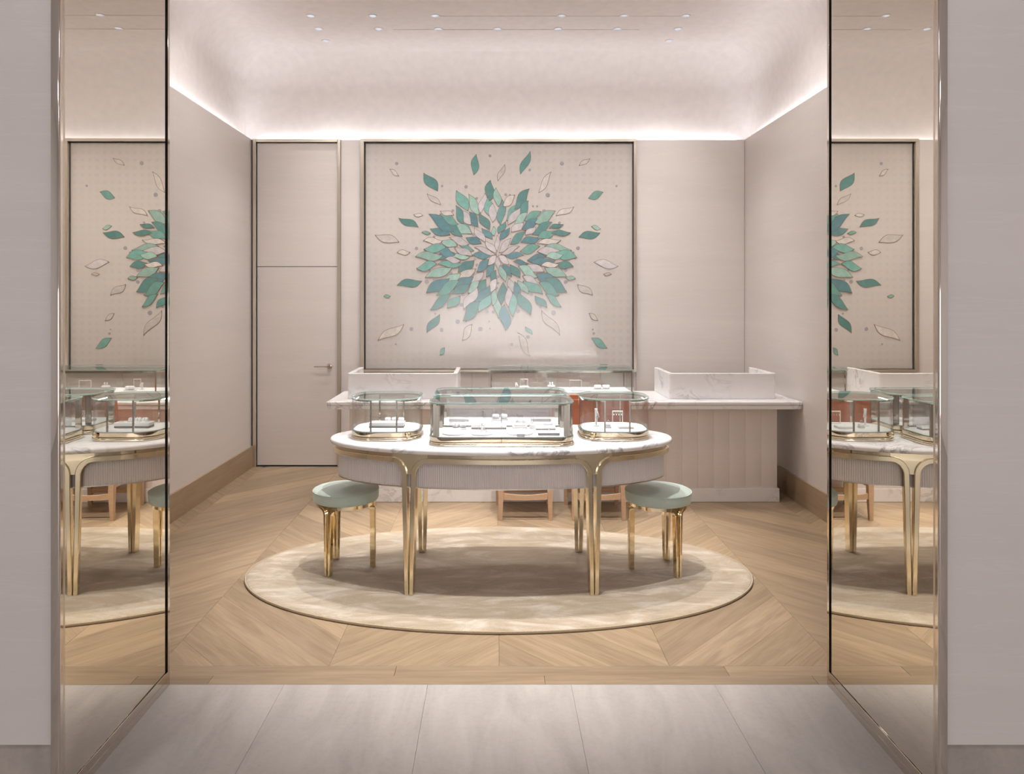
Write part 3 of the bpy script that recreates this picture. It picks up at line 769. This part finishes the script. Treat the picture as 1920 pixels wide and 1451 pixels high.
# one batten: flat board with eased, slightly dished face
pr = [(-pwid/2+.0004, .022), (-pwid/2+.0004, .0030), (-pwid/2+.005, .0022), (-pwid/2+.012, 0), (pwid/2-.012, 0), (pwid/2-.005, .0022), (pwid/2-.0004, .0030), (pwid/2-.0004, .022)]
b0 = loft('front_panel', [at_z(pr, .109), at_z(pr, .7475)], M['panel'], ct, smooth=30, loc=(BX0+pwid/2-ox, 5.712-oy, 0))
for i in range(1, nP):
    o = bpy.data.objects.new('front_panel', b0.data); link(o, ct); o.location = (BX0+pwid*(i+.5)-ox, 5.712-oy, 0)
bm.free()
# marble screens standing on the counter
def screen(x0, x1, label):
    y0, y1, h_, th, r = 5.762, 6.285, .205, .036, .03
    t = empty('marble_screen', ((x0+x1)/2, y0, CZ+.001), 0, label, 'desk screen', 'marble screens on the counter')
    w_ = (x1-x0)/2; D = y1-y0
    def u_path(o):    # o inset
        P = [(-w_+o, D)]
        for i in range(7):
            a = PI+PI/2*i/6; rr = max(r-o, .004); P.append((-w_+o+rr+rr*math.cos(a), o+rr+rr*math.sin(a)))
        for i in range(7):
            a = 1.5*PI+PI/2*i/6; rr = max(r-o, .004); P.append((w_-o-rr+rr*math.cos(a), o+rr+rr*math.sin(a)))
        P.append((w_-o, D)); return P
    O, I = u_path(0), u_path(th)
    O2, I2 = u_path(.003), u_path(th-.003)
    loop = O+I[::-1]; loop2 = O2+I2[::-1]
    n = len(O); V = at_z(loop, 0)+at_z(loop, h_-.003)+at_z(loop2, h_); N = len(loop); F = []
    for lay in (0, 1):
        for i in range(N): F.append((lay*N+i, lay*N+(i+1) % N, (lay+1)*N+(i+1) % N, (lay+1)*N+i))
    for i in range(n-1): F.append((2*N+i, 2*N+i+1, 2*N+N-2-i, 2*N+N-1-i)); F.append((i+1, i, N-1-i, N-2-i))
    mobj('upstand', V, F, M['marble_desk'], t, 40)
screen(-1.182, -.300, 'veined white marble desk screen at the left end of the counter')
screen(1.392, 2.252, 'veined white marble desk screen at the right end of the counter')

# ------------------------------------------------------------------ show cases
def show_case(x, y, zb, W, D, r, label, group, kind, zdeck=.047, ztop=.228, name='show_case'):
    t = empty(name, (x, y, zb+.0005), 0, label, 'display case', group)
    n = 8
    loft('foot', [at_z(rr_off(W, D, r, .004, n), 0), at_z(rr_off(W, D, r, .0065, n), .005), at_z(rr_off(W, D, r, .003, n), .016), at_z(rr_off(W, D, r, -.004, n), .020)], M['cream_metal'], t, smooth=50)
    if kind == 'counter':
        loft('base', [at_z(rr_off(W, D, r, -.004, n), .020), at_z(rr_off(W, D, r, -.004, n), zdeck)], M['white'], t)
    else:
        loft('base', [at_z(rr_off(W, D, r, -.006, n), .020), at_z(rr_off(W, D, r, .001, n), .024), at_z(rr_off(W, D, r, .004, n), zdeck)], M['bronze_mirror'], t, smooth=50)
        box('base_joint', -.0012, .0012, -D/2-.0045, -D/2, .016, zdeck+.001, M['dark'], t) if kind == 'big' else None
    loft('deck', [at_z(rr_off(W, D, r, -.009, n), zdeck+.0005), at_z(rr_off(W, D, r, -.009, n), zdeck+.004)], M['white'], t)
    # glass wall shell
    A, B = rr_off(W, D, r, 0, n), rr_off(W, D, r, -.006, n)
    loft('glass_wall', [at_z(A, zdeck+.0005), at_z(A, ztop), at_z(B, ztop), at_z(B, zdeck+.0005), at_z(A, zdeck+.0005)], [M['glass'], M['glass_edge']], t, cap0=False, cap1=False, smooth=40, band_mat=[0, 1, 0, 1])
    C, C2 = rr_off(W, D, r, .006, n), rr_off(W, D, r, .0045, n)
    loft('glass_top', [at_z(C2, ztop+.0005), at_z(C, ztop+.002), at_z(C, ztop+.008), at_z(C2, ztop+.0095)], [M['glass'], M['glass_edge']], t, smooth=20, band_mat=[1, 1, 1])
    fx = W/2-r
    pr_ = .0045
    for sx in (-1, 1):
        for sy in (-1, 1):
            pw_ = .017 if kind == 'big' else pr_
            px, py = sx*(fx+(.048 if kind == 'big' else 0)), sy*(D/2-(.034 if kind == 'big' else .014))
            box('post', px-pw_, px+pw_, py-pr_, py+pr_, zdeck+.004, ztop-.001, M['post'], t, bev=.001)
        # rail round the end, under the glass
        P = [p for p in rr_off(W, D, r, -.012, n) if sx*p[0] >= fx-1e-6]
        P = sorted(P, key=lambda p: p[1])
        Q = [(p[0]-sx*.006*(1 if abs(p[1]) < D/2-r else abs(sx*p[0]-fx)/r), p[1]-(.006 if p[1] > 0 else -.006)*min(1, max(0, (abs(p[1])-D/2+r)/r))) for p in P]
        V = []; 
        for za in (ztop-.009, ztop-.001): V += at_z(P, za)+at_z(Q, za)
        m = len(P); F = []
        for i in range(m-1):
            F += [(i, i+1, 2*m+i+1, 2*m+i), (m+i, m+i+1, 3*m+i+1, 3*m+i), (i, i+1, m+i+1, m+i), (2*m+i, 2*m+i+1, 3*m+i+1, 3*m+i)]
        F += [(0, m, 3*m, 2*m), (m-1, 2*m-1, 4*m-1, 3*m-1)]
        mobj('end_rail', V, F, M['bronze_mirror'], t, 40)
    rails = ((-1, 1) if kind != 'small' else (1,))
    for sy in rails:
        yy = sy*(D/2-.017)
        rl_ = bmesh.new()
        box_bm(rl_, -fx, fx, yy-.0085, yy+.0085, ztop-.005, ztop-.001)
        box_bm(rl_, -fx, fx, yy-.0085, yy-.0055, ztop-.020, ztop-.005)
        bmobj('long_rail', rl_, M['post'], t)
        box('light_bar', -fx+.008, fx-.008, yy-.0045, yy+.0035, ztop-.0095, ztop-.0055, M['case_led'], t)
    if kind == 'small':
        for sx in (-1, 1):
            xx = sx*(W/2-.015); yh = D/2-r-.002
            box('light_bar', xx-.003, xx+.003, -yh, yh, ztop-.0125, ztop-.0095, M['case_led'], t)
    if kind == 'big':
        box('added_half_mirror', -fx+.006, fx-.006, D/2-.0125, D/2-.0085, zdeck+.005, ztop-.021, M['glass_rear'], t)  # half-mirror pane added to give the long cases mauve reflections
    if kind == 'big':
        box('glass_joint', -.0008, .0008, -D/2-.0004, -D/2+.0064, zdeck+.004, ztop-.001, M['glass_edge'], t)
    return t
SCW, SCD = .395, .345
c1 = show_case(-.625, 4.205, TZ, SCW, SCD, .125, 'small rounded glass show case at the left end of the oval table', 'glass show cases', 'small')
c2 = show_case(.688, 4.205, TZ, SCW-.005, SCD, .125, 'small rounded glass show case at the right end of the oval table', 'glass show cases', 'small')
for c, sx in ((c1, 1), (c2, -1)):  # small gold disc at the front corner nearest the long case
    lathe('gold_disc', [(.016, 0), (.016, .006), (.012, .010), (.004, .011)], M['brass_shine'], c, 20, loc=(sx*.138, -.1665, .036), rot=(PI/2, 0, sx*.72))
c3 = show_case(.036, 4.045, TZ, .785, .325, .085, 'long glass show case at the front edge of the oval table', 'glass show cases', 'big')
c4 = show_case(.036, 4.405, TZ, .785, .325, .085, 'long glass show case behind the front one on the oval table', 'glass show cases', 'big')
c5 = show_case(.533, 5.945, CZ, 1.165, .385, .02, 'long glass show case on the sales counter below the picture', 'glass show cases', 'counter')

# ------------------------------------------------------------------ jewellery props
def prop(name, x, y, zz, label, cat, group=None, rz=0): return empty(name, (x, y, zz), rz, label, cat, group)
def disc_bust(x, y, zz, label, R=.062, dome=True):
    t = prop('necklace_pad', x, y, zz, label, 'jewellery pad')
    lathe('disc', [(R, 0), (R, .006), (R-.002, .008)], M['white'], t, 40)
    if dome:
        lathe('bust', [(R*.86, .0082), (R*.80, .013), (R*.55, .021), (R*.2, .025), (0, .0255)], M['white'], t, 32)
        tube('necklace', [(R*.72*math.cos(a), -R*.55*abs(math.sin(a))**1.1-.004, .0215-.004*abs(math.sin(a))) for a in [PI*i/16 for i in range(17)]], .0010, M['silver'], t, 6)
        lathe('pendant', [(.0035, 0), (.0035, .002), (.001, .003)], M['gem'], t, 8, loc=(0, -R*.62, .0175))
    return t
def tray(x, y, zz, label, w_=.085, d_=.045, h_=.010, rings=3, edge='slate', rz=0):
    t = prop('ring_tray', x, y, zz, label, 'jewellery tray', rz=rz)
    box('tray_base', -w_/2, w_/2, -d_/2, d_/2, 0, h_, M[edge], t, bev=.001)
    box('pad', -w_/2+.002, w_/2-.002, -d_/2+.002, d_/2-.002, h_+.0002, h_+.003, M['white'], t, bev=.001)
    for i in range(rings):
        xx = -w_/2+w_*(i+.5)/rings
        ring('ring', .0065, .0012, M['silver'], t, (xx, 0, h_+.0095), (PI/2, 0, .3*i))
        lathe('stone', [(.0015, 0), (.003, .0018), (.0015, .0035)], M['gem'], t, 8, loc=(xx, 0, h_+.016))
    return t
def ring_block(x, y, zz, label, k=3, w_=.062):
    t = prop('ring_block', x, y, zz, label, 'ring display')
    box('block', -w_/2, w_/2, -.02, .02, 0, .020, M['padgrey'], t, bev=.002)
    box('cushion', -w_*.38, w_*.38, -.014, .014, .0205, .036, M['white'], t, bev=.004, seg=3)
    for i in range(k):
        xx = (i-(k-1)/2)*w_*.25
        lathe('finger', [(.006, .0365), (.0062, .052), (.0055, .058), (.003, .0615), (0, .0625)], M['white'], t, 14, loc=(xx, 0, 0))
        ring('ring', .0068, .0012, M['silver'], t, (xx, 0, .045), (.3, 0, 0), 14)
    return t
def earring_stand(x, y, zz, label, w_=.07, h_=.062, k=4):
    t = prop('earring_stand', x, y, zz, label, 'earring stand')
    for sx in (-1, 1): box('upright', sx*w_/2-.0018, sx*w_/2+.0018, -.0018, .0018, .0035, h_, M['white'], t)
    box('base', -w_/2-.004, w_/2+.004, -.011, .011, 0, .0034, M['white'], t, bev=.001)
    box('bar', -w_/2-.0018, w_/2+.0018, -.003, .003, h_+.0001, h_+.006, M['white'], t, bev=.001)
    for i in range(k):
        xx = -w_/2+w_*(i+.5)/k
        ring('hoop', .0052, .0010, M['brass_shine'], t, (xx, -.004, h_-.006), (PI/2, 0, 0), 14)
        lathe('drop', [(.0008, .0), (.0028, .003), (.0014, .007), (.0005, .009)], M['gem'], t, 8, loc=(xx, -.004, h_-.021))
    return t
def roll(x, y, zz, label, w_=.075, k=2, rz=0):
    t = prop('bracelet_pillow', x, y, zz, label, 'bracelet pillow', rz=rz)
    box('tray', -w_/2, w_/2, -.022, .022, 0, .006, M['padgrey'], t, bev=.001)
    for i in range(k):
        xx = -w_/2+w_*(i+.5)/k; hw_ = w_/k*.42
        pts = [(-hw_, 0, 0), (-hw_*.92, 0, 0), (-hw_*.5, 0, 0), (0, 0, 0), (hw_*.5, 0, 0), (hw_*.92, 0, 0), (hw_, 0, 0)]
        tube('pillow', pts, [.008, .0135, .0155, .016, .0155, .0135, .008], M['white'], t, 16, loc=(xx, 0, .0225))
        ring('bracelet', .0172, .0011, M['silver'], t, (xx, 0, .0225), (0, PI/2, 0), 22)
    return t
def tower(x, y, zz, label, R=.055):
    t = prop('jewel_tower', x, y, zz, label, 'jewellery stand')
    lathe('disc', [(R, 0), (R, .006), (R-.002, .008)], M['white'], t, 40)
    lathe('post', [(.012, .0082), (.006, .02), (.005, .055), (.008, .060), (0, .064)], M['white'], t, 18)
    for i, (rr, zz_) in enumerate(((.040, .0105), (.030, .016), (.022, .028), (.016, .040), (.013, .050))):
        ring('bangle', rr, .0016, M['gem'], t, (0, 0, zz_), (.12*(-1)**i, .1*i, 0), 26)
    return t
def slab(x, y, zz, label, w_=.16, d_=.05, h_=.02):
    t = prop('riser_tray', x, y, zz, label, 'jewellery tray')
    box('riser', -w_/2, w_/2, -d_/2, d_/2, 0, h_*.35, M['slate'], t, bev=.001)
    box('pad', -w_/2-.002, w_/2+.002, -d_/2-.002, d_/2+.002, h_*.35+.0002, h_, M['white'], t, bev=.002)
    for i in range(4):
        ring('chain', .012+.002*(i % 2), .0009, M['silver'], t, (-w_/2+w_*(i+.5)/4, 0, h_+.0012), (0, 0, 0), 20, 5)
    return t
def ring_box(x, y, zz, label):
    t = prop('ring_box', x, y, zz, label, 'ring box')
    box('plinth', -.016, .016, -.014, .014, 0, .010, M['padgrey'], t, bev=.001)
    box('box_body', -.014, .014, -.012, .012, .0102, .026, M['white'], t, bev=.004, seg=3)
    ring('ring', .008, .0013, M['silver'], t, (0, 0, .034), (PI/2, 0, 0))
    lathe('stone', [(.0015, 0), (.0036, .002), (.0015, .004)], M['gem'], t, 8, loc=(0, 0, .042))
    return t
def tstand(x, y, zz, label, h_=.085):
    t = prop('pendant_stand', x, y, zz, label, 'pendant stand')
    box('base', -.016, .016, -.014, .014, 0, .004, M['white'], t, bev=.001)
    tube('neck', [(0, .004, .0045), (0, .004, h_*.6), (0, .002, h_)], [.006, .006, .009], M['white'], t, 12)
    tube('easel', [(0, -.002, h_*.98), (.010, -.006, h_*.72), (.016, -.008, h_*.5)], [.005, .004, .002], M['white'], t, 8)
    ring('pendant', .006, .0012, M['silver'], t, (.004, -.013, h_*.5), (PI/2, 0, 0))
    return t
def card(x, y, zz, label):
    t = prop('price_card', x, y, zz, label, 'card')
    box('stand', -.022, .022, -.004, .006, 0, .003, M['padgrey'], t)
    box('plate', -.022, .022, -.0008, .0008, .0032, .014, M['white'], t)
    return t
d3 = TZ+.0525
disc_bust(-.225, 3.985, d3, 'round white necklace pad at the left of the front show case', .067)
tower(-.072, 3.975, d3, 'sparkling jewellery tower on a disc in the front show case', .062)
disc_bust(.137, 3.99, d3, 'round white necklace pad right of the centre in the front show case', .074)
card(.140, 3.900, d3, 'small white card before the necklace pad in the front show case')
tray(.295, 3.955, d3, 'dark-edged ring tray at the front right of the front show case', .118, .05, .012, 3)
roll(-.205, 4.135, d3, 'white bracelet pillow at the rear left of the front show case', .085, 2)
slab(-.035, 4.150, d3, 'long white riser tray at the rear of the front show case', .20, .06, .026)
ring_block(.142, 4.120, d3, 'white ring block with three fingers in the front show case', 3, .085)
ring_box(.215, 4.150, d3, 'small white ring box beside the ring block in the front show case')
slab(.288, 4.122, d3, 'short white riser tray at the rear right of the front show case', .11, .055, .018)
for i, (xx, f_) in enumerate(((-.22, 'left'), (.28, 'right'))):
    tray(xx, 4.41, d3, 'white ring tray at the %s of the rear table show case' % f_, .12, .06, .014, 3, 'padgrey')
roll(.03, 4.44, d3, 'white bracelet pillow in the middle of the rear table show case', .10, 2)
# small cases
slab(-.628, 4.20, d3, 'stacked white riser tray in the left small show case', .20, .07, .03)
roll(-.600, 4.31, d3, 'white bracelet pillow at the back of the left small show case', .12, 3)
tstand(.595, 4.235, d3, 'tall white pendant stand in the right small show case', .10)
ring_box(.655, 4.165, d3, 'white ring box with a red-dotted ring in the right small show case')
tray(.755, 4.165, d3, 'flat white pad in the right small show case', .085, .07, .010, 0, 'padgrey')
earring_stand(.735, 4.315, d3, 'slim earring stand at the back of the right small show case', .06, .07, 4)
# counter case
d5 = CZ+.0525
tstand(.175, 5.965, d5, 'white pendant stand at the left of the counter show case', .055)
earring_stand(.245, 6.03, d5, 'tall two-drop earring stand in the counter show case', .058, .075, 2)
roll(.240, 5.90, d5, 'low white bangle pillow at the left of the counter show case', .09, 1)
ring_block(.465, 5.95, d5, 'white ring block in the middle of the counter show case', 2, .08)
earring_stand(.675, 6.02, d5, 'wide four-drop earring stand in the counter show case', .098, .066, 4)
roll(.885, 5.965, d5, 'double bracelet pillow at the right of the counter show case', .14, 2)
tray(.70, 5.86, d5, 'flat white ring tray at the front of the counter show case', .15, .06, .006, 4, 'padgrey')

# ------------------------------------------------------------------ chairs at the counter
def chair(x, y, label):
    t = empty('side_chair', (x, y, .0005), 0, label, 'chair', 'wooden chairs at the counter')
    hw_ = .178
    for sx in (-1, 1):
        loft('leg', [at_z([(sx*(hw_+.004)+dx*.8, dy*.8-.0) for dx, dy in ((-.016, -.016), (.016, -.016), (.016, .016), (-.016, .016))], 0),
                     at_z([(sx*hw_+dx, dy) for dx, dy in ((-.019, -.019), (.019, -.019), (.019, .019), (-.019, .019))], .20),
                     at_z([(sx*hw_+dx*1.05, dy+.012) for dx, dy in ((-.02, -.02), (.02, -.02), (.02, .02), (-.02, .02))], .43)], M['chairwood'], t, smooth=30)
        loft('leg', [at_z([(sx*(hw_+.02)+dx, .40+dy) for dx, dy in ((-.014, -.014), (.014, -.014), (.014, .014), (-.014, .014))], 0),
                     at_z([(sx*(hw_+.02)+dx, .39+dy) for dx, dy in ((-.019, -.019), (.019, -.019), (.019, .019), (-.019, .019))], .43)], M['chairwood'], t, smooth=30)
        box('side_stretcher', sx*(hw_+.008)-.010, sx*(hw_+.008)+.010, .018, .375, .235, .268, M['chairwood'], t, bev=.003)
    # curved rail between the rear legs
    P = []; n = 12
    for i in range(n+1):
        s_ = i/n; xx = -hw_+.018+(2*hw_-.036)*s_; sag = .014*(1-(2*s_-1)**2)
        P.append((xx, sag))
    V = []
    for xx, sag in P: V += [(xx, -.010, .152-sag*.4), (xx, .010, .152-sag*.4), (xx, .010, .196-sag), (xx, -.010, .196-sag)]
    F = [(0, 1, 2, 3), tuple(range(n*4, n*4+4))]
    for i in range(n):
        for k in range(4): F.append((i*4+k, i*4+(k+1) % 4, (i+1)*4+(k+1) % 4, (i+1)*4+k))
    mobj('rear_rail', V, F, M['chairwood'], t)
    box('front_rail', -hw_-.002, hw_+.002, .380, .40, .10, .135, M['chairwood'], t, bev=.003)
    box('seat_frame', -hw_-.03, hw_+.03, -.005, .415, .4305, .462, M['chairwood'], t, bev=.005)
    box('seat', -hw_-.026, hw_+.026, .036, .413, .4625, .505, M['leather'], t, bev=.014, seg=3)
    # upholstered back, gently curved
    loops = []
    for zz, hw2, yo in ((.4625, .195, 0), (.50, .210, -.004), (.70, .222, -.022), (.88, .222, -.045), (.918, .214, -.050)):
        L = []
        for i in range(13):
            s_ = -1+2*i/12; L.append((hw2*s_, yo-.022+.022*s_*s_, zz))
        for i in range(13):
            s_ = 1-2*i/12; L.append((hw2*s_, yo+.012+.022*s_*s_, zz))
        loops.append(L)
    loft('backrest', loops, M['leather'], t, smooth=50)
    box('back_piping', -.21, .21, -.078, -.070, .884, .888, M['leather'], t, bev=.0015)
chair(.222, 5.24, 'wooden chair with terracotta leather back behind the middle of the table')
chair(.755, 5.24, 'wooden chair with terracotta leather back behind the right part of the table')
